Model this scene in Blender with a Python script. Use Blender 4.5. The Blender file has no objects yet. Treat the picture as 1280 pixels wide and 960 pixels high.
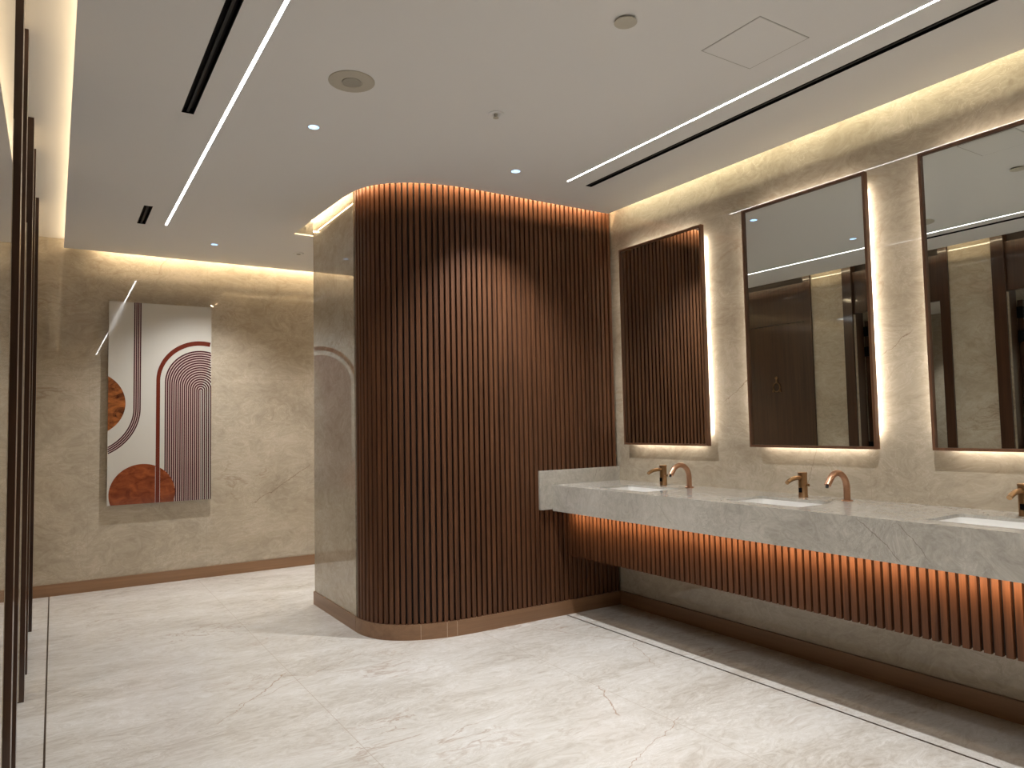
import bpy, bmesh, math, random
from mathutils import Vector, Matrix
random.seed(7)
S = bpy.context.scene
C = S.collection
PI = math.pi

# ------------------------------------------------------------------ camera
CAM_H = 1.30
cam = bpy.data.cameras.new('camera')
cam.sensor_fit = 'HORIZONTAL'
cam.sensor_width = 36.0
cam.lens = 36.0 * 897.72 / 1280.0
cam.clip_start = 0.02
co = bpy.data.objects.new('camera', cam)
C.objects.link(co)
yaw, pitch, roll = 0.568139, 0.0560994, -0.020069
F = Vector((math.sin(yaw) * math.cos(pitch), math.cos(yaw) * math.cos(pitch), math.sin(pitch)))
R0 = Vector((math.cos(yaw), -math.sin(yaw), 0))
U0 = R0.cross(F)
R = R0 * math.cos(roll) + U0 * math.sin(roll)
U = -R0 * math.sin(roll) + U0 * math.cos(roll)
m = Matrix((R, U, -F)).transposed().to_4x4()
m.translation = (0, 0, CAM_H)
co.matrix_world = m
S.camera = co

# ------------------------------------------------------------------ world, exposure
w = bpy.data.worlds.new('world')
S.world = w
w.use_nodes = True
w.node_tree.nodes['Background'].inputs[0].default_value = (0.05, 0.05, 0.05, 1)
w.node_tree.nodes['Background'].inputs[1].default_value = 0.2
S.view_settings.view_transform = 'Standard'
S.view_settings.look = 'None'
S.view_settings.gamma = 1
S.view_settings.use_curve_mapping = False
S.view_settings.exposure = 0.57
S.cycles.use_denoising = True
S.cycles.max_bounces = 10
S.cycles.diffuse_bounces = 5
S.cycles.glossy_bounces = 6
S.cycles.sample_clamp_indirect = 6.0
S.cycles.caustics_reflective = False
S.cycles.caustics_refractive = False

# room constants (metres)
ZC, XR, YB, YN = 2.82, 3.455, 6.92, -2.6
XL = -0.125          # marble piers of the wall with the doors
ZTOP = 2.97

# ------------------------------------------------------------------ lights
def area(name, loc, aim, sx, sy, power, col, spread=180):
    l = bpy.data.lights.new(name, 'AREA')
    l.shape = 'RECTANGLE'
    l.size, l.size_y = sx, sy
    l.energy = power
    l.color = col
    l.spread = math.radians(spread)
    o = bpy.data.objects.new(name, l)
    C.objects.link(o)
    z = -Vector(aim[0]).normalized()
    x = Vector(aim[1]).normalized()
    y = z.cross(x)
    mm = Matrix((x, y, z)).transposed().to_4x4()
    mm.translation = loc
    o.matrix_world = mm
    return o

def spot(name, loc, power, col, cone, blend):
    l = bpy.data.lights.new(name, 'SPOT')
    l.energy = power
    l.color = col
    l.spot_size = math.radians(cone)
    l.spot_blend = blend
    l.shadow_soft_size = 0.022
    o = bpy.data.objects.new(name, l)
    C.objects.link(o)
    o.location = loc
    return o

WARM = (1, .80, .54)
AMBER = (1, .65, .37)
SPOTC = (1, .99, .985)
POWER = dict(spot=118, left=6.0, right=10, back=18, block=4.8, slat=2.2, mirror=1.35, vanity=5.6, hall=8)
# downlights: the row over the basins and the row along the doors
for x, y, k, cone in ((2.33, 3.56, .95, 106), (2.33, 1.30, .9, 112), (2.33, -1.0, .8, 112), (1.10, 3.51, .36, 108), (1.09, 6.18, .90, 112), (2.6, 6.18, .55, 100), (1.10, 1.2, .40, 108), (1.10, -1.0, .5, 108)):
    spot('downlight_lamp', (x, y, ZC - .006), POWER['spot'] * k, SPOTC, cone, 1.0)
# LED tape in the ceiling slots
area('cove_lamp', (.10, 2.2, ZC + .045), ((-1, 0, .12), (0, 1, 0)), 9.4, .012, POWER['left'], WARM)
area('cove_lamp', (3.348, .7, ZC + .110), ((1, 0, -1.0), (0, 1, 0)), 6.4, .012, POWER['right'], (1, .93, .68))
area('cove_lamp', (2.2, 6.853, ZC + .098), ((0, 1, -1.6), (1, 0, 0)), 4.3, .012, POWER['back'], WARM)
area('cove_lamp', (1.540, 5.02, ZC + .055), ((1, 0, .9), (0, 1, 0)), 1.12, .012, POWER['block'], (1, .80, .52))
area('cove_lamp', (2.84, 5.63, ZC + .055), ((0, -1, .9), (1, 0, 0)), 2.66, .012, POWER['block'] * 3.2, (1, .80, .52))
# lamp of the side passage behind the partition
area('passage_lamp', (3.5, 6.3, ZC - .01), ((0, 0, -1), (1, 0, 0)), .9, .5, POWER['hall'], (.93, .96, 1))

# ------------------------------------------------------------------ material helpers
def newmat(name):
    mt = bpy.data.materials.new(name)
    mt.use_nodes = True
    return mt, mt.node_tree.nodes, mt.node_tree.links, mt.node_tree.nodes['Principled BSDF']

def plain(name, col, rough=.5, metal=0.0, spec=.5, coat=0):
    mt, n, l, b = newmat(name)
    b.inputs['Base Color'].default_value = (*col, 1)
    b.inputs['Roughness'].default_value = rough
    b.inputs['Metallic'].default_value = metal
    b.inputs['Specular IOR Level'].default_value = spec
    b.inputs['Coat Weight'].default_value = coat
    return mt

def emit(name, col, strength):
    mt, n, l, b = newmat(name)
    b.inputs['Base Color'].default_value = (.8, .8, .8, 1)
    b.inputs['Emission Color'].default_value = (*col, 1)
    b.inputs['Emission Strength'].default_value = strength
    return mt

class NT:
    """small helper to write node trees"""
    def __init__(s, mt):
        s.t = mt.node_tree
        s.n, s.l = s.t.nodes, s.t.links
    def put(s, inp, v):
        if isinstance(v, (int, float)): inp.default_value = v
        elif isinstance(v, tuple): inp.default_value = v if len(v) != 3 or inp.type != 'RGBA' else (*v, 1)
        else: s.l.new(v, inp)
    def math(s, op, a, b=0.0, clamp=False):
        q = s.n.new('ShaderNodeMath'); q.operation = op; q.use_clamp = clamp
        s.put(q.inputs[0], a); s.put(q.inputs[1], b)
        return q.outputs[0]
    def mix(s, f, a, b):
        q = s.n.new('ShaderNodeMix'); q.data_type = 'RGBA'
        s.put(q.inputs[0], f); s.put(q.inputs[6], a); s.put(q.inputs[7], b)
        return q.outputs[2]
    def pos(s):
        return s.n.new('ShaderNodeNewGeometry').outputs['Position']
    def mapping(s, v, scale=(1, 1, 1), rot=(0, 0, 0), loc=(0, 0, 0)):
        q = s.n.new('ShaderNodeMapping')
        s.l.new(v, q.inputs[0])
        q.inputs['Scale'].default_value = scale
        q.inputs['Rotation'].default_value = rot
        q.inputs['Location'].default_value = loc
        return q.outputs[0]
    def noise(s, v, scale, detail=4, rough=.55, dist=0.0, color=False):
        q = s.n.new('ShaderNodeTexNoise')
        s.l.new(v, q.inputs['Vector'])
        q.inputs['Scale'].default_value = scale
        q.inputs['Detail'].default_value = detail
        q.inputs['Roughness'].default_value = rough
        q.inputs['Distortion'].default_value = dist
        return q.outputs['Color' if color else 'Fac']
    def ramp(s, f, *stops):
        q = s.n.new('ShaderNodeValToRGB')
        s.l.new(f, q.inputs[0])
        e = q.color_ramp.elements
        while len(e) < len(stops): e.new(.5)
        for el, (p, c) in zip(e, stops):
            el.position = p
            el.color = (*c, 1) if isinstance(c, tuple) else (c, c, c, 1)
        return q.outputs[0]
    def ridge(s, f, width):
        """1 on the line where noise crosses .5, 0 beyond width"""
        d = s.math('ABSOLUTE', s.math('SUBTRACT', f, .5))
        return s.math('SUBTRACT', 1.0, s.math('DIVIDE', d, width, True), True)
    def xyz(s, v):
        q = s.n.new('ShaderNodeSeparateXYZ'); s.l.new(v, q.inputs[0])
        return q.outputs
    def line(s, c, at, half):
        return s.math('LESS_THAN', s.math('ABSOLUTE', s.math('SUBTRACT', c, at)), half)

def stone(name, dark, mid, light, vein, rough, stretch, rot, vein_amt=.5, fine=1.0, seams=None, loc=(0, 0, 0), spec=.5, seamcol=None, vein_mask=(.52, .66), cracks=(), crackcol=(.2, .1, .05)):
    mt, n, l, b = newmat(name)
    k = NT(mt)
    p = k.pos()
    mp = k.mapping(p, stretch, rot, loc)
    warp = k.noise(mp, 1.6, 3, .5, 0, True)
    q = n.new('ShaderNodeVectorMath'); q.operation = 'MULTIPLY_ADD'
    l.new(warp, q.inputs[0]); q.inputs[1].default_value = (.55, .55, .55); l.new(mp, q.inputs[2])
    wv = q.outputs[0]
    big = k.noise(wv, 1.3, 5, .6)
    fea = k.noise(wv, 9.0 * fine, 6, .62, 1.6)
    fib = k.noise(wv, 26.0 * fine, 5, .6, 2.2)
    tone = k.math('ADD', k.math('MULTIPLY', big, .45), k.math('ADD', k.math('MULTIPLY', fea, .38), k.math('MULTIPLY', fib, .17)))
    col = k.ramp(tone, (.34, dark), (.50, mid), (.66, light))
    # pale feathery crystals
    cr = k.ridge(k.noise(wv, 7.0 * fine, 4, .5, 2.8), .022)
    crm = k.math('MULTIPLY', cr, k.ramp(k.noise(wv, 2.6, 3), (.42, 0.0), (.62, .55)))
    col = k.mix(crm, col, tuple(min(1, c * 1.12) for c in light))
    # brown veins
    vn = k.ridge(k.noise(wv, .95, 7, .62, .5), .012)
    vm = k.math('MULTIPLY', vn, k.ramp(k.noise(p, 1.1, 2), (vein_mask[0], 0.0), (vein_mask[1], vein_amt)))
    col = k.mix(vm, col, vein)
    if seams:
        X, Y, Z = k.xyz(p)
        tot = None
        for ax, at, half, lim in seams:
            f = k.line({'x': X, 'y': Y, 'z': Z}[ax], at, half)
            if lim:
                c2, lo, hi = lim
                cc = {'x': X, 'y': Y, 'z': Z}[c2]
                f = k.math('MULTIPLY', f, k.math('MULTIPLY', k.math('GREATER_THAN', cc, lo), k.math('LESS_THAN', cc, hi)))
            tot = f if tot is None else k.math('MAXIMUM', tot, f)
        col = k.mix(k.math('MULTIPLY', tot, .6), col, seamcol or tuple(c * .55 for c in mid))
    if cracks:
        wob = k.noise(p, 6.0, 5, .62, .3)
        wob2 = k.noise(p, 2.2, 2, .5)
        tot = None
        for A, B, wd, amp in cracks:
            A, B = Vector(A), Vector(B)
            d = B - A; L = d.length; d.normalize()
            # distance to the segment's line, pushed sideways by noise, faded at both ends
            q1 = n.new('ShaderNodeVectorMath'); q1.operation = 'SUBTRACT'; l.new(p, q1.inputs[0]); q1.inputs[1].default_value = A
            q2 = n.new('ShaderNodeVectorMath'); q2.operation = 'DOT_PRODUCT'; l.new(q1.outputs[0], q2.inputs[0]); q2.inputs[1].default_value = d
            u = q2.outputs['Value']
            q3 = n.new('ShaderNodeVectorMath'); q3.operation = 'SCALE'; q3.inputs[0].default_value = d; l.new(u, q3.inputs['Scale'])
            q4 = n.new('ShaderNodeVectorMath'); q4.operation = 'SUBTRACT'; l.new(q1.outputs[0], q4.inputs[0]); l.new(q3.outputs[0], q4.inputs[1])
            side = Vector((-d.y, d.x, 0)) if abs(d.z) < .3 else (Vector((0, d.z, -d.y)) if abs(A.x - B.x) < .01 else Vector((d.z, 0, -d.x)))
            side.normalize()
            q5 = n.new('ShaderNodeVectorMath'); q5.operation = 'DOT_PRODUCT'; l.new(q4.outputs[0], q5.inputs[0]); q5.inputs[1].default_value = side
            q6 = n.new('ShaderNodeVectorMath'); q6.operation = 'LENGTH'; l.new(q4.outputs[0], q6.inputs[0])
            v = k.math('ADD', q5.outputs['Value'], k.math('MULTIPLY', k.math('SUBTRACT', wob, .5), amp * 6))
            f = k.math('SUBTRACT', 1.0, k.math('DIVIDE', k.math('ABSOLUTE', v), k.math('MULTIPLY', wob2, wd * 2.4), True), True)
            f = k.math('MULTIPLY', f, k.math('LESS_THAN', q6.outputs['Value'], .12))
            e = k.math('MULTIPLY', k.math('MULTIPLY', u, 30.0 , True), k.math('MULTIPLY', k.math('SUBTRACT', L, u), 30.0, True), True)
            e = k.math('MULTIPLY', e, k.math('MULTIPLY', k.math('GREATER_THAN', u, 0), k.math('LESS_THAN', u, L)))
            f = k.math('MULTIPLY', f, e)
            tot = f if tot is None else k.math('MAXIMUM', tot, f)
        col = k.mix(k.math('MULTIPLY', tot, .85), col, crackcol)
    l.new(col, b.inputs['Base Color'])
    b.inputs['Roughness'].default_value = rough
    b.inputs['Specular IOR Level'].default_value = spec
    return mt

def wood(name, dark, light, rough=.42, scale=1.0, axis='z', spec=.4):
    mt, n, l, b = newmat(name)
    k = NT(mt)
    p = k.pos()
    st = {'z': (1, 1, .035), 'y': (1, .035, 1), 'x': (.035, 1, 1)}[axis]
    mp = k.mapping(p, st)
    g1 = k.noise(mp, 34 * scale, 5, .6, .6)
    g2 = k.noise(mp, 140 * scale, 3, .6)
    f = k.math('ADD', k.math('MULTIPLY', g1, .7), k.math('MULTIPLY', g2, .3))
    col = k.ramp(f, (.32, dark), (.68, light))
    l.new(col, b.inputs['Base Color'])
    b.inputs['Roughness'].default_value = rough
    b.inputs['Specular IOR Level'].default_value = spec
    return mt

M = {}
M['wall_stone'] = stone('wall_stone', (.33, .275, .205), (.46, .395, .30), (.58, .51, .41), (.24, .15, .085), .010, (1, 1, 1.7), (0, .35, .3), .45, 1.0,
    seams=[('z', 1.77, .0012, None), ('z', .58, .0012, None), ('y', 2.09, .0012, None), ('y', 3.31, .0012, None), ('y', .87, .0012, None),
           ('x', .245, .0014, ('y', 6.5, 7.5)), ('x', 1.16, .0014, ('y', 6.5, 7.5)), ('x', 2.06, .0014, ('y', 6.5, 7.5))], seamcol=(.40, .34, .26), spec=.62,
    cracks=[((3.455, 2.385, 1.15), (3.455, 2.47, .89), .0016, .008), ((3.455, 3.02, 1.40), (3.455, 2.78, 1.56), .003, .014), ((3.455, 2.02, 1.60), (3.455, 1.84, 1.72), .003, .014), ((2.1, 6.92, .95), (1.55, 6.92, .62), .004, .016)], crackcol=(.22, .15, .10))
M['floor_stone'] = stone('floor_stone', (.49, .44, .375), (.70, .672, .622), (.84, .83, .805), (.36, .22, .13), .22, (1.0, 2.3, 1), (0, 0, -.42), .55, 1.1,
    seams=[('x', 1.08, .0016, None), ('x', 2.285, .0016, ('y', -3, 3.99)), ('y', 4.02, .0014, ('x', 1.08, 2.3)), ('y', 2.62, .0014, ('x', 0, 1.08)),
           ('y', 1.7, .0014, ('x', 1.08, 2.285)), ('y', 2.9, .0014, ('x', 2.285, 2.95)), ('y', 5.2, .0014, ('x', 0, 1.08))], seamcol=(.48, .40, .32), spec=.4, vein_mask=(.50, .62),
    cracks=[((2.30, 2.86, 0), (2.13, 2.50, 0), .0035, .016), ((1.55, 4.06, 0), (.72, 3.62, 0), .0022, .018), ((1.08, 3.98, 0), (.62, 3.45, 0), .004, .02), ((2.36, 2.36, 0), (1.75, 2.08, 0), .0022, .016), ((2.9, 3.3, 0), (2.72, 2.9, 0), .003, .02), ((2.6, 3.9, 0), (2.95, 3.2, 0), .004, .02)], crackcol=(.40, .26, .165))
M['counter_stone'] = stone('counter_stone', (.31, .292, .255), (.47, .445, .395), (.60, .575, .525), (.13, .10, .08), .04, (1, 1, 1), (.4, .2, .8), .0, 1.6, loc=(3, 1, 0),
    cracks=[((2.85, 1.80, .885), (2.85, 1.60, .712), .0022, .010), ((2.85, 1.63, .885), (2.85, 1.50, .735), .0022, .008), ((2.85, 3.80, .885), (2.85, 3.84, .712), .0016, .010), ((2.85, 3.0, .87), (2.85, 2.86, .73), .0012, .012),
            ((3.25, 4, .984), (3.21, 4, .90), .002, .006), ((3.0, 1.9, .885), (3.3, 1.75, .885), .0016, .012), ((3.05, 2.95, .885), (3.4, 2.72, .885), .0014, .012)], crackcol=(.16, .13, .10))
M['slat_wood'] = wood('slat_wood', (.062, .025, .0115), (.160, .067, .030), .48, spec=.28)
M['panel_wood'] = wood('panel_wood', (.034, .0155, .008), (.072, .033, .0165), .30, .8)
for _m in ('panel_wood',):
    _b = M[_m].node_tree.nodes['Principled BSDF']
    _b.inputs['Coat Weight'].default_value = .4
    _b.inputs['Coat Roughness'].default_value = .06
M['frame_wood'] = wood('frame_wood', (.11, .052, .027), (.19, .092, .05), .4, 1.0)
M['backing'] = plain('backing', (.018, .010, .007), .7)
M['skirting'] = wood('skirting', (.20, .105, .052), (.33, .185, .098), .33, .35, 'x', .5)
M['skirting_y'] = wood('skirting_y', (.20, .105, .052), (.33, .185, .098), .33, .35, 'y', .5)
M['joint'] = plain('joint', (.62, .48, .36), .5)
M['inlay'] = plain('inlay', (.045, .028, .018), .3)
M['ceiling'] = plain('ceiling', (.80, .795, .785), .75, spec=.2)
M['plenum'] = plain('plenum', (.80, .77, .72), .8, spec=.1)
M['black'] = plain('black', (.002, .002, .0025), .6, spec=.15)
M['emblem'] = plain('emblem', (.20, .12, .06), .4, .8)
M['black2'] = plain('black2', (.009, .009, .010), .5, spec=.3)
M['gap'] = plain('gap', (.42, .40, .37), .7)
M['grille'] = plain('grille', (.50, .465, .39), .6)
M['grille_dark'] = plain('grille_dark', (.37, .345, .29), .7)
M['cover'] = plain('cover', (.56, .525, .44), .5)
M['white'] = plain('white', (.72, .69, .65), .5)
M['chrome'] = plain('chrome', (.75, .77, .8), .12, 1)
M['reflector'] = plain('reflector', (.62, .74, .88), .35, 0)
M['ceramic'] = plain('ceramic', (.80, .79, .76), .12, coat=.3)
M['bronze'] = plain('bronze', (.37, .225, .115), .33, 1)
M['rose'] = plain('rose', (.54, .31, .20), .33, 1)
M['mirror'] = plain('mirror', (.80, .83, .80), .0, 1)
M['line'] = emit('line', (1, .98, .95), 17)
M['lens'] = emit('lens', (.62, .80, 1), 5)
M['print_white'] = plain('print_white', (.55, .525, .47), .06, spec=.55)
M['plum'] = plain('plum', (.060, .016, .020), .06)
M['brick'] = plain('brick', (.125, .022, .012), .06)
M['blush'] = plain('blush', (.52, .40, .37), .06)
def copper(name, a, b_):
    mt, n, l, b = newmat(name); k = NT(mt)
    f = k.noise(k.mapping(k.pos(), (1, 1, 1.8)), 9, 6, .65, .8)
    l.new(k.ramp(f, (.34, a), (.66, b_)), b.inputs['Base Color'])
    b.inputs['Roughness'].default_value = .08
    return mt
M['copper'] = copper('copper', (.13, .022, .006), (.30, .075, .022))
M['copper_dark'] = copper('copper_dark', (.045, .010, .005), (.40, .13, .035))

# ------------------------------------------------------------------ mesh helpers
class MB:
    def __init__(s): s.bm = bmesh.new()
    def box(s, x0, x1, y0, y1, z0, z1, bev=0):
        r = bmesh.ops.create_cube(s.bm, size=1)
        vs = r['verts']
        for v in vs:
            v.co = Vector((x0 + (v.co.x + .5) * (x1 - x0), y0 + (v.co.y + .5) * (y1 - y0), z0 + (v.co.z + .5) * (z1 - z0)))
        if bev:
            es = list({e for v in vs for e in v.link_edges})
            bmesh.ops.bevel(s.bm, geom=es, offset=bev, segments=2, affect='EDGES', profile=.5)
        return s
    def prism(s, pts, z0, z1):
        """vertical prism over a closed xy outline"""
        a = [s.bm.verts.new((x, y, z0)) for x, y in pts]
        b = [s.bm.verts.new((x, y, z1)) for x, y in pts]
        n = len(pts)
        s.bm.faces.new(a[::-1]); s.bm.faces.new(b)
        for i in range(n):
            s.bm.faces.new((a[i], a[(i + 1) % n], b[(i + 1) % n], b[i]))
        return s
    def strip(s, A, B, z0, z1):
        """solid band between two open xy polylines of equal length"""
        rows = []
        for (ax, ay), (bx, by) in zip(A, B):
            rows.append([s.bm.verts.new(c) for c in ((ax, ay, z0), (ax, ay, z1), (bx, by, z1), (bx, by, z0))])
        for r0, r1 in zip(rows, rows[1:]):
            for i in range(4):
                j = (i + 1) % 4
                s.bm.faces.new((r0[i], r0[j], r1[j], r1[i]))
        s.bm.faces.new(rows[0][::-1]); s.bm.faces.new(rows[-1])
        return s
    def lathe(s, prof, c=(0, 0, 0), seg=32, axis='z', ring=False):
        """prof: list of (r, h)"""
        rings = []
        for r, h in prof:
            ring = []
            for i in range(seg):
                a = 2 * PI * i / seg
                u, v = r * math.cos(a), r * math.sin(a)
                p = {'z': (u, v, h), 'y': (u, h, v), 'x': (h, u, v)}[axis]
                ring.append(s.bm.verts.new((c[0] + p[0], c[1] + p[1], c[2] + p[2])))
            rings.append(ring)
        for a, b in zip(rings, rings[1:] + (rings[:1] if ring else [])):
            for i in range(seg):
                s.bm.faces.new((a[i], a[(i + 1) % seg], b[(i + 1) % seg], b[i]))
        if ring: return s
        if prof[0][0] > 1e-5: s.bm.faces.new(rings[0][::-1])
        if prof[-1][0] > 1e-5: s.bm.faces.new(rings[-1])
        return s
    def tube(s, pts, rad, seg=14):
        pts = [Vector(p) for p in pts]
        rads = rad if isinstance(rad, list) else [rad] * len(pts)
        rings = []
        up = Vector((0, 1, 0))
        for i, p in enumerate(pts):
            t = (pts[min(i + 1, len(pts) - 1)] - pts[max(i - 1, 0)]).normalized()
            a = up - t * up.dot(t)
            if a.length < 1e-3: a = Vector((1, 0, 0)) - t * t.x
            a.normalize(); b = t.cross(a)
            rings.append([s.bm.verts.new(p + (a * math.cos(2 * PI * j / seg) + b * math.sin(2 * PI * j / seg)) * rads[i]) for j in range(seg)])
        for a, b in zip(rings, rings[1:]):
            for j in range(seg):
                s.bm.faces.new((a[j], a[(j + 1) % seg], b[(j + 1) % seg], b[j]))
        s.bm.faces.new(rings[0][::-1]); s.bm.faces.new(rings[-1])
        return s
    def build(s, name, mat, parent=None, smooth=False, off=None):
        """link as ONE mesh object; with a parent the vertices are given in world space and moved to its frame"""
        bmesh.ops.remove_doubles(s.bm, verts=s.bm.verts, dist=1e-6)
        bmesh.ops.recalc_face_normals(s.bm, faces=s.bm.faces)
        if off is None and parent is not None: off = origin(parent)
        if off is not None:
            for v in s.bm.verts: v.co -= Vector(off)
        me = bpy.data.meshes.new(name)
        s.bm.to_mesh(me); s.bm.free()
        me.materials.append(M[mat])
        if smooth:
            me.polygons.foreach_set('use_smooth', [True] * len(me.polygons))
            try: me.set_sharp_from_angle(angle=math.radians(40))
            except Exception: pass
        o = bpy.data.objects.new(name, me)
        C.objects.link(o)
        if parent is not None: o.parent = parent
        return o

def origin(o):
    p = Vector((0, 0, 0))
    while o is not None:
        p += o.location; o = o.parent
    return p

def tag(o, label=None, cat=None, group=None, kind=None):
    if label: o['label'] = label
    if cat: o['category'] = cat
    if group: o['group'] = group
    if kind: o['kind'] = kind
    return o

def thing(name, loc, label, cat, group=None, kind=None):
    o = bpy.data.objects.new(name, None)
    o.empty_display_size = .05
    C.objects.link(o)
    o.location = loc
    return tag(o, label, cat, group, kind)

def copy_tree(o, parent=None):
    c = o.copy(); C.objects.link(c)
    if parent: c.parent = parent
    for ch in list(o.children): copy_tree(ch, c)
    return c

def rrect(x0, x1, y0, y1, r, n=5):
    out = []
    for cx, cy, a0 in ((x1 - r, y1 - r, 0), (x0 + r, y1 - r, 90), (x0 + r, y0 + r, 180), (x1 - r, y0 + r, 270)):
        for i in range(n + 1):
            a = math.radians(a0 + 90 * i / n)
            out.append((cx + r * math.cos(a), cy + r * math.sin(a)))
    return out

def circle(cx, cy, r, n=28):
    return [(cx + r * math.cos(2 * PI * i / n), cy + r * math.sin(2 * PI * i / n)) for i in range(n)]

def sheet(name, outline, holes, z0, z1, mat, parent=None):
    """flat slab with holes (filled 2D curve, turned into a mesh)"""
    cu = bpy.data.curves.new(name, 'CURVE')
    cu.dimensions = '2D'; cu.fill_mode = 'BOTH'; cu.extrude = (z1 - z0) / 2
    for pts in [outline] + holes:
        sp = cu.splines.new('POLY'); sp.points.add(len(pts) - 1)
        for p, (x, y) in zip(sp.points, pts): p.co = (x, y, 0, 1)
        sp.use_cyclic_u = True
    tmp = bpy.data.objects.new(name + '_tmp', cu); C.objects.link(tmp)
    dg = bpy.context.evaluated_depsgraph_get()
    me = bpy.data.meshes.new_from_object(tmp.evaluated_get(dg))
    bpy.data.objects.remove(tmp); bpy.data.curves.remove(cu)
    off = origin(parent) if parent else Vector((0, 0, 0))
    for v in me.vertices: v.co += Vector((0, 0, (z0 + z1) / 2)) - off
    bm = bmesh.new(); bm.from_mesh(me); bmesh.ops.remove_doubles(bm, verts=bm.verts, dist=1e-5)
    bmesh.ops.recalc_face_normals(bm, faces=bm.faces); bm.to_mesh(me); bm.free()
    me.polygons.foreach_set('use_smooth', [False] * len(me.polygons))
    me.materials.clear(); me.materials.append(M[mat]); me.name = name
    o = bpy.data.objects.new(name, me); C.objects.link(o)
    if parent: o.parent = parent
    return o

def struct(o, label, cat): return tag(o, label, cat, None, 'structure')

# ------------------------------------------------------------------ partition outline (plan)
XE = 4.55                             # end of the side passage
def _front():
    """front line of the partition skirting in plan: straight from the basin wall, then sweeping round to the stone end"""
    pts = [Vector((XR - (XR - 2.30) * i / 60, 4.0)) for i in range(60)]
    P = [Vector(q) for q in ((2.30, 4.0), (2.15, 4.0), (1.638, 4.005), (1.640, 4.475))]
    for i in range(81):
        t = i / 80; a = 1 - t
        pts.append(P[0] * a ** 3 + P[1] * (3 * a * a * t) + P[2] * (3 * a * t * t) + P[3] * t ** 3)
    return pts
FRONT = _front()
FN = []
for i in range(len(FRONT)):
    d = (FRONT[min(i + 1, len(FRONT) - 1)] - FRONT[max(i - 1, 0)]).normalized()
    FN.append(Vector((-d.y, d.x)) * (1 if Vector((-d.y, d.x)).dot(Vector((-.3, -1))) > 0 else -1))
FS = [0.0]
for a, b in zip(FRONT, FRONT[1:]): FS.append(FS[-1] + (b - a).length)
def path(off, skip=1):
    """parallel of the front line; off > 0 lies towards the room"""
    return [tuple(p + n * off) for p, n in list(zip(FRONT, FN))[::skip]]
def path_point(s, off):
    i = 0
    while i < len(FS) - 2 and FS[i + 1] < s: i += 1
    t = (s - FS[i]) / (FS[i + 1] - FS[i])
    n = FN[i].lerp(FN[i + 1], t).normalized()
    return FRONT[i].lerp(FRONT[i + 1], t) + n * off, n

# ------------------------------------------------------------------ floor
fl = MB().box(-1.6, XE + .1, YN - .1, YB + .2, -.1, 0).build('floor', 'floor_stone')
struct(fl, 'polished pale beige stone floor with faint brown veins', 'floor')
o = MB().box(-.019, -.011, YN + .02, YB - .02, -.005, .0006).build('trim_1', 'inlay')
struct(o, 'thin dark inlay line in the floor beside the doors', 'floor inlay')
o = MB().box(2.950, 2.961, YN + .02, 3.995, -.005, .0006).build('trim_2', 'inlay')
struct(o, 'thin dark inlay line in the floor under the basin counter', 'floor inlay')

# ------------------------------------------------------------------ walls
o = MB().box(XR, XR + .12, YN, 4.06, 0, ZTOP).build('wall_right', 'wall_stone')
struct(o, 'polished beige stone wall behind mirrors and basins', 'wall')
o = MB().box(-1.6, XE, YB, YB + .12, 0, ZTOP).build('wall_back', 'wall_stone')
struct(o, 'polished beige stone end wall carrying the framed print', 'wall')
o = MB().box(-1.6, XE, YN - .1, YN, 0, ZTOP).build('wall_front', 'wall_stone')
struct(o, 'stone wall at the near end of the washroom', 'wall')
o = MB().box(XE, XE + .1, 4.0, YB, 0, ZTOP).build('wall_passage', 'wall_stone')
struct(o, 'stone wall at the end of the side passage', 'wall')

# door openings along y on the left wall
for y0, y1, xf, lb in ((YN, 1.86, -.083, 'stone wall pier nearest the viewer at the left picture edge'), (2.985, 3.35, XL, 'stone pier between the two open walnut doorways'),
                       (4.40, 4.775, XL, 'stone pier between an open doorway and the closed door'), (5.86, YB, XL, 'stone pier between closed door and end wall')):
    o = MB().box(XL - .14, xf, y0, y1, 0, 2.904).build('wall_left', 'wall_stone')
    struct(o, lb, 'wall')

# partition core and its stone return
core = path(-.040)[:-1] + [(1.678, 4.49), (1.678, 5.33), (XE, 5.33), (XE, 4.04)]
pc = MB().prism(core, 0, ZTOP).build('wall_middle', 'backing')
struct(pc, 'partition wall dividing the washroom from the side passage', 'wall')
o = MB().box(1.648, 1.6775, 4.490, 5.355, .0, ZTOP - .002).build('wall_return', 'wall_stone')
struct(o, 'narrow polished stone end face beside the curved slats', 'wall')
o = MB().box(1.678, XE, 5.3305, 5.355, 0, ZTOP - .002).build('wall_passage_side', 'wall_stone')
struct(o, 'stone face of the partition towards the passage', 'wall')

# slatted cladding
sl = thing('slat_cladding', (2.6, 4.02, 0), 'tall curved walnut slat cladding wrapping the partition from basin wall to stone end', 'slat cladding')
b = MB()
b.strip(path(-.039), path(-.029), .02, 2.93)
b.build('backing_board', 'backing', sl)
b = MB()
pitch_s, half_w = .0381, .0128
L = FS[-1] - .010
s = .030
nslat = 0
while s < L:
    p, nn = path_point(s, -.005)
    t = Vector((-nn.y, nn.x))
    q = [p + t * half_w - nn * .002, p + t * (half_w - .002), p - t * (half_w - .002), p - t * half_w - nn * .002, p - t * half_w - nn * .0175, p + t * half_w - nn * .0175]
    b.prism([(v.x, v.y) for v in q], .085, 2.93)
    s += pitch_s; nslat += 1
b.build('slats', 'slat_wood', sl)

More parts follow.
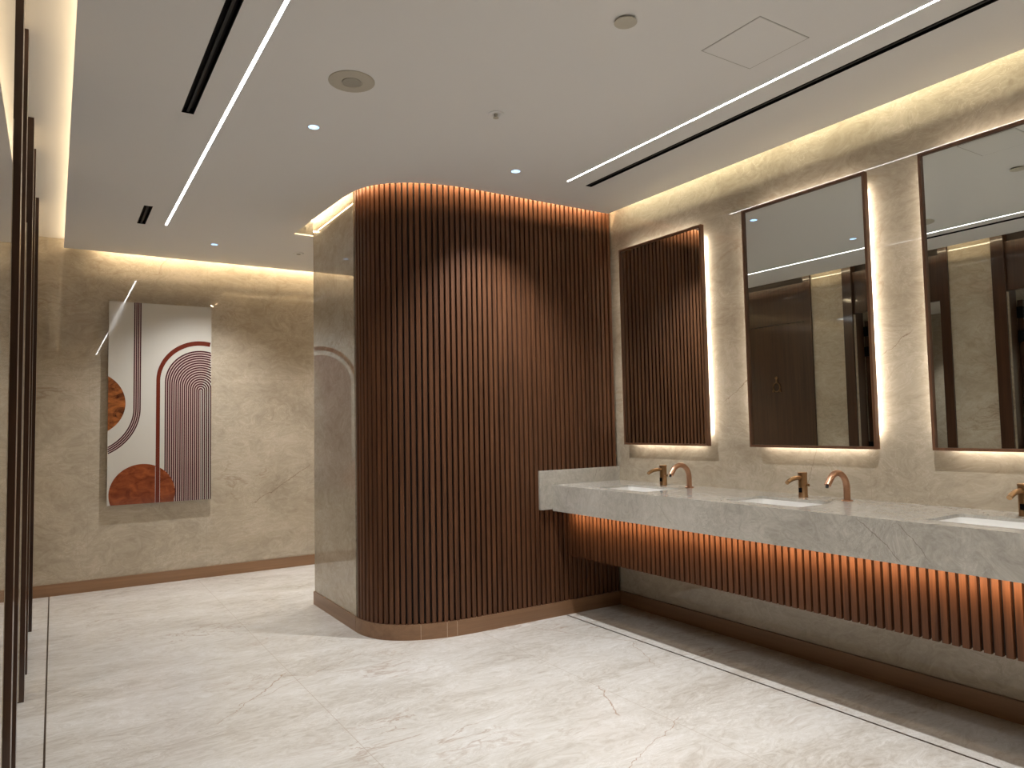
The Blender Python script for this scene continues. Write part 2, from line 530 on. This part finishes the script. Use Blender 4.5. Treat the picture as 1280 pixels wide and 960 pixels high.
# skirtings
H = .094
def skirt(name, A, B, mat, label):
    o = MB().strip(A, B, 0.0, H).build(name, mat)
    struct(o, label, 'skirting'); return o
sk = skirt('baseboard_middle', path(-.028), path(0), 'skirting', 'bronze brown skirting curving round the foot of the slats')
for xx in (1.900, 2.062, 2.125):
    i = min(range(len(FRONT)), key=lambda k: abs(FRONT[k].x - xx) + (10 if FRONT[k].y > 4.3 else 0))
    p, nn = FRONT[i], FN[i]
    t = Vector((-nn.y, nn.x)) * .0012
    A = [tuple(p - t + nn * .0004), tuple(p + t + nn * .0004)]
    B = [tuple(p - t - nn * .003), tuple(p + t - nn * .003)]
    MB().strip(A, B, .002, H - .004).build('joint_strip', 'joint', sk)
o = MB().box(1.640, 1.6478, 4.480, 5.363, 0, H).box(1.6478, XE, 5.3552, 5.363, 0, H).build('baseboard_return', 'skirting_y')
struct(o, 'bronze brown skirting under the stone end face', 'skirting')
o = MB().box(-.125, XE, YB - .014, YB, 0, H).build('baseboard_back', 'skirting')
struct(o, 'bronze brown skirting along the end wall', 'skirting')
o = MB().box(XR - .016, XR, YN, 4.0, 0, H).build('baseboard_right', 'skirting_y')
struct(o, 'bronze brown skirting in shade under the basin counter', 'skirting')

# ------------------------------------------------------------------ ceiling
KF = .984
XCR, YCB = 3.390, 6.87
edge = [(XCR, 3.962)] + [q for q in path(.036, 3) if q[0] < XCR - .01]
ex, ey = edge[-1]
edge += [(ex - .012, ey + .08), (1.575, 5.0), (1.565, 5.58), (XE, 5.60)]
outline = [(.05, YN), (XCR, YN)] + edge + [(XE, YCB), (.05, YCB)]
def rect(x0, x1, y0, y1): return [(x0, y0), (x1, y0), (x1, y1), (x0, y1)]
LR = (2.702, 2.716, YN + .3, 3.548)
SR = (2.858, 2.906, YN + .3, 3.554)
LL = (.672, .687, YN + .3, 5.776)
SL = (.493, .548, YN + .3, 3.656)
SS = (.492, .546, 5.325, 5.81)
DL = [(1.088, 3.518), (2.324, 3.552), (1.090, 6.194), (2.33, 1.30)]
holes = [rect(*LR), rect(*SR), rect(*LL), rect(*SL), rect(*SS)] + [circle(x, y, .030) for x, y in DL]
o = sheet('ceiling', outline, holes, ZC, ZC + .012, 'ceiling')
struct(o, 'flat warm grey plaster ceiling with slots along its edges', 'ceiling')
o = MB().box(-1.6, XE + .1, YN - .1, YB + .1, ZTOP, ZTOP + .06).build('ceiling_void', 'plenum')
struct(o, 'upper surface of the lit ceiling recesses', 'ceiling')
o = MB().box(-.30, .30, YN, YB, 2.905, 2.93).build('ceiling_cove', 'plenum')
struct(o, 'raised lit ceiling strip over the doors', 'ceiling')

# ------------------------------------------------------------------ left wall: doorways
def doorway(n, y0, y1, label, proj0=0.03, proj1=0.03, w0=.085, w1=.085, top=2.85, x1p=None):
    """walnut frame: jamb posts, header; y0..y1 overall"""
    d = thing('door_%d' % n, (XL, (y0 + y1) / 2, 0), label, 'doorway', None, 'structure')
    MB().box(XL - .17, XL + proj0, y0, y0 + w0, 0, 2.905).build('jamb', 'panel_wood', d)
    MB().box(XL - .17, XL + proj1, y1 - w1, y1, 0, 2.905).build('jamb', 'panel_wood', d)
    MB().box(XL - .06, XL - .012, y0 + w0, y1 - w1, 2.372, 2.80).build('header', 'panel_wood', d)
    MB().box(XL - .17, XL - .062, y0 + w0, y1 - w1, 2.40, 2.905).build('backing', 'backing', d)
    return d
d1 = doorway(1, 4.775, 5.86, 'closed walnut door leaf with brass figure emblem', .020, .020)
leaf1 = MB().box(XL - .06, XL - .012, 4.862, 5.773, .006, 2.366).build('leaf', 'panel_wood', d1)
d2 = doorway(2, 3.35, 4.40, 'walnut framed doorway with open leaf between two stone piers', .020, .020, .08, .10)
d3 = doorway(3, 1.86, 2.985, 'nearest walnut framed doorway with black hinges', 0, .020, .09, .10)
# the open rooms behind doorways 2 and 3
for d, y0, y1 in ((d2, 3.43, 4.30), (d3, 1.95, 2.885)):
    MB().box(-1.42, -1.36, y0 - .3, y1 + .08, 0, 2.5).build('back_panel', 'wall_stone', d)
    MB().box(-1.36, XL - .172, y1 + .02, y1 + .08, 0, 2.5).build('side_panel', 'wall_stone', d)
    MB().box(-1.36, XL - .172, y0 - .30, y0 - .24, 0, 2.5).build('side_panel', 'wall_stone', d)
    MB().box(-1.42, XL - .172, y0 - .3, y1 + .08, 2.42, 2.50).build('room_top', 'plenum', d)
    lf = MB().box(-1.02, XL - .20, y1 - .035, y1 + .005, .01, 2.30).build('leaf', 'panel_wood', d)
    for z in (2.14, 1.93, .95):
        h = MB().box(XL - .205, XL - .168, y1 - .045, y1 - .0, z, z + .10).build('hinge', 'black', lf)
        h['label'] = 'black door hinge'
for cy in (3.86, 2.42):
    spot('cabin_lamp', (-1.0, cy, 2.40), 38, SPOTC, 82, 1.0)
for d, yj in ((d2, 4.30), (d3, 2.885)):
    q = MB().box(XL - .034, XL - .001, yj - .004, yj - .0003, .005, 2.36).build('edge_strip', 'wall_stone', d)
    q['label'] = 'pale stone edge strip on the jamb'
# emblem
em = MB()
ey, ez, ex = 5.27, 1.66, XL - .012
ring = [(ex + .008, ey + .045 * math.cos(a), ez + .05 * math.sin(a)) for a in [2 * PI * i / 28 for i in range(29)]]
em.tube(ring, .007, 8)
em.box(ex, ex + .012, ey - .010, ey + .010, ez + .05, ez + .085)
em.box(ex, ex + .012, ey - .055, ey - .040, ez - .055, ez - .03)
em.box(ex, ex + .012, ey + .040, ey + .055, ez - .055, ez - .03)
em.lathe([(0, 0), (.020, 0), (.020, .010), (.014, .014), (0, .014)], (ex, ey, ez + .105), 18, 'x')
e = em.build('emblem', 'emblem', leaf1); e['label'] = 'brass washroom figure on the door'

# ------------------------------------------------------------------ ceiling fittings
def line_light(box, label, z=ZC):
    x0, x1, y0, y1 = box
    t = thing('linear_light', ((x0 + x1) / 2, (y0 + y1) / 2, z), label, 'ceiling light', 'recessed white line lights')
    MB().box(x0 + .0008, x1 - .0008, y0 + .002, y1 - .002, z + .003, z + .008).build('diffuser', 'line', t)
    MB().box(x0 + .0005, x1 - .0005, y0 + .0005, y1 - .0005, z + .010, z + .028).build('housing', 'white', t)
line_light(LR, 'white line light in the ceiling beside the long black slot over the basins')
line_light(LL, 'white line light in the ceiling nearer the doors, running towards the print')
def slot_diffuser(box, label):
    x0, x1, y0, y1 = box
    t = thing('air_slot', ((x0 + x1) / 2, (y0 + y1) / 2, ZC), label, 'air vent', 'black air slots in the ceiling')
    MB().box(x0 + .001, x1 - .001, y0 + .001, y1 - .001, ZC + .024, ZC + .029).build('back_plate', 'black', t)
    f = MB()
    f.box(x0 + .0004, x0 + .004, y0 + .0004, y1 - .0004, ZC - .001, ZC + .024).box(x1 - .004, x1 - .0004, y0 + .0004, y1 - .0004, ZC - .001, ZC + .024)
    f.box(x0 + .004, x1 - .004, y0 + .0004, y0 + .004, ZC - .001, ZC + .024).box(x0 + .004, x1 - .004, y1 - .004, y1 - .0004, ZC - .001, ZC + .024)
    f.build('frame', 'black', t)
    c = (x0 + x1) / 2
    MB().box(c - .006, c + .006, y0 + .004, y1 - .004, ZC + .004, ZC + .012).build('vane', 'black2', t)
slot_diffuser(SR, 'long black air slot in the ceiling above the basins')
slot_diffuser(SL, 'long black air slot in the ceiling nearest the doors')
slot_diffuser(SS, 'short black air slot in the ceiling near the end wall')

DLAB = ['round recessed downlight between ceiling speaker and curved slats',
        'round recessed downlight nearest the end of the line light over the basins',
        'round recessed downlight nearest the end wall and print',
        'round recessed downlight over the basins nearer the viewer']
def downlight(x, y, label):
    t = thing('downlight', (x, y, ZC), label, 'downlight', 'small recessed downlights')
    MB().lathe([(.0298, .0), (.0298, .020), (.024, .027), (.022, .027), (.0255, .018), (.0275, .0)], (x, y, ZC + .0005), 28, ring=True).build('reflector', 'reflector', t, True)
    MB().lathe([(.0275, .0022), (.0275, -.0015), (.034, -.0008), (.034, -.0001), (.0300, -.0001)], (x, y, ZC), 28, ring=True).build('trim_ring', 'white', t, True)
    MB().lathe([(0, .0245), (.0215, .0245), (.0215, .0285), (0, .0285)], (x, y, ZC), 24).build('lens', 'lens', t)
    return t
for (x, y), lb in zip(DL, DLAB): downlight(x, y, lb)

t = thing('ceiling_speaker', (1.084, 2.958, ZC), 'large round grey loudspeaker grille in the ceiling', 'speaker')
gr = MB().lathe([(0, -.0005), (.100, -.0005), (.100, -.004), (.094, -.007), (.047, -.007), (.045, -.004), (0, -.004)], (1.084, 2.958, ZC), 40).build('grille', 'grille', t, True)
MB().lathe([(0, -.0042), (.042, -.0042), (.040, -.0072), (0, -.0085)], (1.084, 2.958, ZC), 32).build('cone', 'grille_dark', gr, True)
t = thing('cover_plate', (1.807, 1.980, ZC), 'round beige cover disc in the ceiling beside the access panel', 'cover plate')
MB().lathe([(0, -.006), (.040, -.006), (.043, -.0105), (.040, -.012), (0, -.012)], (1.807, 1.980, ZC), 32).build('disc', 'cover', t, True)
MB().lathe([(.030, -.0004), (.030, -.006), (.028, -.006), (.028, -.0004)], (1.807, 1.980, ZC), 24, ring=True).build('collar', 'grille_dark', t, True)
t = thing('sprinkler', (1.807, 2.928, ZC), 'small white sprinkler head with ring in the middle of the ceiling', 'sprinkler')
MB().lathe([(.040, -.0004), (.040, -.003), (.034, -.006), (.022, -.004), (.018, -.0006)], (1.807, 2.928, ZC), 30, ring=True).build('escutcheon', 'ceiling', t, True)
MB().lathe([(0, -.0004), (.010, -.0004), (.008, -.010), (.005, -.018), (.014, -.019), (.014, -.0205), (0, -.0205)], (1.807, 2.928, ZC), 18).build('head', 'grille', t, True)
t = thing('ceiling_sensor', (1.771, 6.176, ZC), 'small pale disc in the ceiling next to the lit recess', 'sensor')
MB().lathe([(0, -.0004), (.045, -.0004), (.043, -.005), (.036, -.008), (0, -.009)], (1.771, 6.176, ZC), 28).build('body', 'ceiling', t, True)
MB().lathe([(0, -.0092), (.018, -.0092), (.016, -.012), (0, -.013)], (1.771, 6.176, ZC), 20).build('eye', 'grille_dark', t, True)
t = thing('access_panel', (2.375, 1.844, ZC), 'square flush access panel outlined in the ceiling', 'access panel')
MB().box(2.231, 2.522, 1.701, 1.986, ZC - .0022, ZC - .0003).build('panel', 'ceiling', t)
g = MB()
a0, a1, b0, b1 = 2.2265, 2.5265, 1.6965, 1.9905
g.box(a0, a1, b0, b0 + .0025, ZC - .0012, ZC - .0003).box(a0, a1, b1 - .0025, b1, ZC - .0012, ZC - .0003)
g.box(a0, a0 + .0025, b0 + .0025, b1 - .0025, ZC - .0012, ZC - .0003).box(a1 - .0025, a1, b0 + .0025, b1 - .0025, ZC - .0012, ZC - .0003)
g.build('shadow_gap', 'gap', t)

# amber LED tape over the slats (lamps follow the curve of the ceiling edge)
def edge_run(pts, power_per_m, inset, zz):
    for (x0, y0), (x1, y1) in zip(pts, pts[1:]):
        a, bq = Vector((x0, y0)), Vector((x1, y1))
        d = bq - a
        n = Vector((d.y, -d.x)).normalized()
        # towards the slats
        mid = (a + bq) / 2
        if (mid + n * .05 - Vector((2.6, 4.9))).length > (mid - Vector((2.6, 4.9))).length: n = -n
        c = mid - n * inset
        area('slat_lamp', (c.x, c.y, ZC + zz), ((n.x, n.y, -.25), (d.x, d.y, 0)), d.length, .010, power_per_m * d.length, AMBER)
edge_run([(XCR - .005, 3.963), (2.30, 3.964)] + [q for q in path(.036)[64::8]], POWER['slat'] * 2, .012, .052)

# ------------------------------------------------------------------ vanity
XF, ZT, ZB = 2.85, .885, .712
YV0, YV1 = -1.2, 3.985
va = thing('vanity_counter', (3.15, 1.4, ZB), 'long grey veined stone basin counter with walnut slatted apron below', 'basin counter')
BC = [3.415, 2.37, 1.345]
bx0, bx1, bh = 2.955, 3.245, .228
sheet('countertop', rect(XF, XR - .001, YV0, YV1), [rrect(bx0, bx1, c - bh, c + bh, .03) for c in BC], ZT - .014, ZT, 'counter_stone', va)
MB().box(XF, XF + .03, YV0, YV1, ZB, ZT - .014).build('front_apron', 'counter_stone', va)
MB().box(XF + .03, XR - .001, YV0, YV1, ZB, ZB + .02).build('underside', 'counter_stone', va)
ss = thing('side_splash', (3.1, 3.998, .722), 'pale stone upstand on the slats at the end of the basin counter', 'splashback')
MB().box(2.75, XR - .001, 3.9855, 4.0045, .722, .984, .0015).build('slab', 'counter_stone', ss)
ap = MB().box(2.997, 3.012, YV0, 3.9835, .405, ZB - .001).build('apron_board', 'backing', va)
b = MB()
y = 3.965
while y > YV0 + .03:
    if y < 3.99:
        b.prism([(2.979, y - half_w), (2.9965, y - half_w), (2.9965, y + half_w), (2.979, y + half_w)], .402, ZB - .004)
    y -= pitch_s
b.build('apron_slats', 'slat_wood', va)
MB().box(3.012, XR - .001, YV0, 3.9835, .405, .42).build('bottom_board', 'panel_wood', va)
MB().box(XF + .034, XF + .046, YV0 + .02, 3.96, ZB - .006, ZB - .0005).build('led_channel', 'white', va)
area('vanity_lamp', (XF + .040, 1.38, ZB - .010), ((1, 0, -.5), (0, 1, 0)), 5.1, .008, POWER['vanity'], AMBER, 112)

def basin(name, cy, label):
    t = thing(name, ((bx0 + bx1) / 2, cy, ZT - .18), label, 'sink', 'undermount basins in the counter')
    rings = []
    m_ = MB()
    prof = [(.012, ZT - .0145, .040), (.000, ZT - .0145, .030), (-.006, ZT - .06, .034), (-.016, ZT - .11, .04), (-.034, ZT - .138, .05), (-.09, ZT - .150, .05)]
    for dx, z, r in prof:
        pts = rrect(bx0 - dx, bx1 + dx, cy - bh - dx, cy + bh + dx, r)
        rings.append([m_.bm.verts.new((px, py, z)) for px, py in pts])
    outer = []
    for dx, z, r in [(-.09, ZT - .158, .05), (-.030, ZT - .146, .05), (.004, ZT - .06, .04), (.012, ZT - .026, .040)]:
        pts = rrect(bx0 - dx, bx1 + dx, cy - bh - dx, cy + bh + dx, r)
        outer.append([m_.bm.verts.new((px, py, z)) for px, py in pts])
    allr = [outer[-1]] + rings
    for A, Bq in zip(allr, allr[1:]):
        n = len(A)
        for i in range(n): m_.bm.faces.new((A[i], A[(i + 1) % n], Bq[(i + 1) % n], Bq[i]))
    m_.bm.faces.new(rings[-1])
    for A, Bq in zip(outer, outer[1:]):
        n = len(A)
        for i in range(n): m_.bm.faces.new((A[i], A[(i + 1) % n], Bq[(i + 1) % n], Bq[i]))
    m_.bm.faces.new(outer[0])
    bw = m_.build('bowl', 'ceramic', t, True)
    MB().lathe([(0, .0), (.022, .0), (.022, .003), (.016, .005), (0, .004)], ((bx0 + bx1) / 2 + .02, cy, ZT - .150), 22).build('drain', 'chrome', bw, True)
    return t
for c, lb in zip(BC, ('white basin sunk in the counter in the corner by the slatted partition',
                      'white basin sunk in the counter below the middle mirror',
                      'white basin sunk in the counter below the mirror nearest the viewer')):
    basin('sink_basin', c, lb)

def bez(p0, p1, p2, p3, n=14):
    out = []
    for i in range(n + 1):
        t = i / n; a = 1 - t
        out.append(tuple(a ** 3 * p0[k] + 3 * a * a * t * p1[k] + 3 * a * t * t * p2[k] + t ** 3 * p3[k] for k in range(3)))
    return out

fa = thing('faucet', (3.350, 2.405, ZT), '', 'faucet', 'brass sensor faucets')
Z3 = Vector((0, 0, 0))
fb = MB().lathe([(0, 0), (.0245, 0), (.0245, .003), (.023, .005), (.023, .120), (.0245, .121), (.0245, .129), (.022, .131), (0, .131)], (0, 0, 0), 28).build('body', 'bronze', fa, True, Z3)
sp = bez((-.012, 0, .102), (-.060, 0, .106), (-.098, 0, .102), (-.132, 0, .082), 14)
MB().tube(sp, [.0105 + .001 * math.sin(i / 14 * PI) for i in range(15)], 16).build('spout', 'bronze', fa, True, Z3)
MB().box(-.0245, -.018, -.009, .009, .026, .050).build('sensor_eye', 'black', fb, False, Z3)['label'] = 'black sensor window'
MB().tube([(0, -.020, .066), (0, -.036, .066)], .005, 10).tube([(0, -.036, .058), (0, -.036, .072)], .0045, 10).build('lever', 'bronze', fa, True, Z3)
fl2 = ['brass sensor faucet beside the basin in the corner by the slatted partition',
       'brass sensor faucet under the middle mirror',
       'brass sensor faucet nearest the viewer, at the picture edge']
for i, yy in enumerate((3.440, 2.405, 1.372)):
    f = fa if i == 0 else copy_tree(fa)
    f.location = (3.350, yy, ZT); f['label'] = fl2[i]

so = thing('soap_dispenser', (3.350, 2.155, ZT), '', 'soap dispenser', 'gooseneck soap dispensers')
MB().lathe([(0, 0), (.027, 0), (.027, .003), (.024, .005), (0, .005)], (0, 0, 0), 26).build('flange', 'rose', so, True, Z3)
pts = [(0, 0, .004), (0, 0, .03), (0, 0, .062)]
r_ = .070
cx_, cz_ = -.076, .064
for i in range(1, 19):
    a = math.radians(146 * i / 18)
    pts.append((cx_ + .076 * math.cos(a), 0, cz_ + .078 * math.sin(a)))
last = pts[-1]
pts.append((last[0] - .018, 0, last[2] - .022))
sb = MB().tube(pts, [.0160] * 4 + [.0155] * (len(pts) - 4), 18).build('spout', 'rose', so, True, Z3)
tip = pts[-1]
MB().tube([(tip[0] + .001, 0, tip[2] + .003), (tip[0] - .006, 0, tip[2] - .010)], .0075, 12).build('nozzle', 'black2', sb, True, Z3)
for i, (yy, lb) in enumerate(((3.215, 'copper gooseneck soap dispenser nearest the slatted partition'), (2.155, 'copper gooseneck soap dispenser below the middle mirror'))):
    f = so if i == 0 else copy_tree(so)
    f.location = (3.350, yy, ZT); f['label'] = lb

# ------------------------------------------------------------------ mirrors
MX, MD, MT = 3.393, .031, .013
def mirror(y0, y1, label, z0=1.142, z1=2.527):
    t = thing('wall_mirror', (XR - .012, (y0 + y1) / 2, z0), label, 'mirror', 'backlit wood framed mirrors')
    f = MB()
    f.box(MX, MX + MD, y0, y0 + MT, z0, z1).box(MX, MX + MD, y1 - MT, y1, z0, z1)
    f.box(MX, MX + MD, y0 + MT, y1 - MT, z0, z0 + MT).box(MX, MX + MD, y0 + MT, y1 - MT, z1 - MT, z1)
    f.build('frame', 'frame_wood', t)
    MB().box(MX + .012, MX + .018, y0 + MT, y1 - MT, z0 + MT, z1 - MT).build('glass', 'mirror', t)['label'] = 'mirror glass'
    MB().box(MX + .019, XR - .0005, y0 + .07, y1 - .07, z0 + .07, z1 - .07).build('back_box', 'white', t)
    P = POWER['mirror']
    xl = XR - .031
    col = (1, .90, .78)
    zc, yc = (z0 + z1) / 2, (y0 + y1) / 2
    for loc, dr, ax, ln in (((xl, y0 + .034, zc), (1, -.45, 0), (0, 0, 1), z1 - z0 - .14), ((xl, y1 - .034, zc), (1, .45, 0), (0, 0, 1), z1 - z0 - .14),
                            ((xl, yc, z0 + .034), (1, 0, -.45), (0, 1, 0), y1 - y0 - .14), ((xl, yc, z1 - .034), (1, 0, .45), (0, 1, 0), y1 - y0 - .14)):
        area('mirror_lamp', loc, (dr, ax), ln, .010, P * ln, col)
mirror(3.092, 3.862, 'backlit mirror filled with the reflection of dark slats')
mirror(2.015, 2.775, 'backlit mirror reflecting a walnut door with brass emblem')
mirror(0.990, 1.750, 'backlit mirror cut off by the picture edge, reflecting a stone pier')

# ------------------------------------------------------------------ wall art
AX0, AX1, AZ0, AZ1, AY = .378, 1.185, .692, 2.405, 6.868
art = thing('wall_art', ((AX0 + AX1) / 2, AY, AZ0), 'tall glossy abstract print of brown arches and stripes on the end wall', 'picture')
MB().box(AX0, AX1, AY, AY + .010, AZ0, AZ1).build('print_panel', 'print_white', art)
for x in (AX0 + .12, AX1 - .12):
    for z in (AZ0 + .15, AZ1 - .15):
        MB().lathe([(0, 0), (.012, 0), (.012, YB - AY - .0102), (0, YB - AY - .0102)], (x, AY + .0101, z), 14, 'y').build('standoff', 'chrome', art)
class Art:
    """flat printed shapes on the panel; layer sets how far forward"""
    def __init__(s): s.bm = bmesh.new()
    def band(s, inner, outer, layer):
        y = AY - .0003 * layer
        run = []
        def flush():
            if len(run) > 1:
                a = [(s.bm.verts.new((p[0], y, p[1])), s.bm.verts.new((q[0], y, q[1]))) for p, q in run]
                for (p0, q0), (p1, q1) in zip(a, a[1:]): s.bm.faces.new((p0, q0, q1, p1))
            run.clear()
        def cl(p): return (min(max(p[0], AX0), AX1), min(max(p[1], AZ0), AZ1))
        for p, q in zip(inner, outer):
            inside = AX0 - 1e-4 <= (p[0] + q[0]) / 2 <= AX1 + 1e-4
            if inside: run.append((cl(p), cl(q)))
            else: flush()
        flush()
    def fan(s, pts, layer):
        y = AY - .0003 * layer
        s.bm.faces.new([s.bm.verts.new((x, y, z)) for x, z in pts])
    def build(s, name, mat, under=None):
        mb = MB(); mb.bm.free(); mb.bm = s.bm
        for f in s.bm.faces: f.normal_update()
        return mb.build(name, mat, under or art)
def arch(cx, zc, r):
    """from the bottom edge up, over the arch and down again"""
    pts = [(cx - r, AZ0)]
    n = 96
    for i in range(n + 1):
        a = PI - PI * i / n
        pts.append((cx + r * math.cos(a), zc + r * math.sin(a)))
    pts.append((cx + r, AZ0))
    return pts
def jband(r):
    pts = [(.20 + r, AZ1)]
    for i in range(97):
        a = -math.radians(80) * i / 96
        pts.append((.20 + r * math.cos(a), 1.50 + r * math.sin(a)))
    return pts
A = Art(); A.band(jband(.3665), jband(.4225), 1); sg = A.build('stripe_ground', 'blush')
A = Art()
for k in range(4):
    r0 = .3665 + k * .0153
    A.band(jband(r0), jband(r0 + .0104), 2)
A.build('stripe_lines', 'plum', sg)
A = Art()
th = [math.radians(a) for a in range(-60, 61, 3)]
pts = [(.242 + .266 * math.cos(a), 1.541 + .266 * math.sin(a)) for a in th]
pts = [p for p in pts if p[0] >= AX0 - .001]
A.fan([(AX0, 1.541 - math.sqrt(.266 ** 2 - (.242 - AX0) ** 2))] + [p for p in pts if p[0] > AX0 + .001] + [(AX0, 1.541 + math.sqrt(.266 ** 2 - (.242 - AX0) ** 2))], 1)
A.build('upper_disc', 'copper_dark')
CXA = 1.098
A = Art(); A.band(arch(CXA, 1.715, .290), arch(CXA, 1.655, .004), 1); ag = A.build('arch_ground', 'blush')
A = Art()
N = 18
for k in range(N):
    r = .290 - k * .0168
    zc = 1.652 + .235 * r
    A.band(arch(CXA, zc, r), arch(CXA, zc - .0020, max(.0008, r - .0112)), 2)
A.build('arch_lines', 'plum', ag)
A = Art(); A.band(arch(CXA, 1.738, .3575), arch(CXA, 1.730, .3265), 4); oa = A.build('outer_arch', 'brick')
A = Art()
cz, rr = .775, .252
a0 = math.asin((AZ0 - cz) / rr)
pts = [(.641 + rr * math.cos(a0 + (PI - 2 * a0) * i / 60), cz + rr * math.sin(a0 + (PI - 2 * a0) * i / 60)) for i in range(61)]
A.fan(pts, 3); A.build('lower_disc', 'copper')
A = Art()
for x in (.7405, .7745):
    A.band([(x - .0022, AZ0), (x - .0022, 1.0)], [(x, AZ0), (x, 1.0)], 4)
A.build('arch_edging', 'print_white', oa)
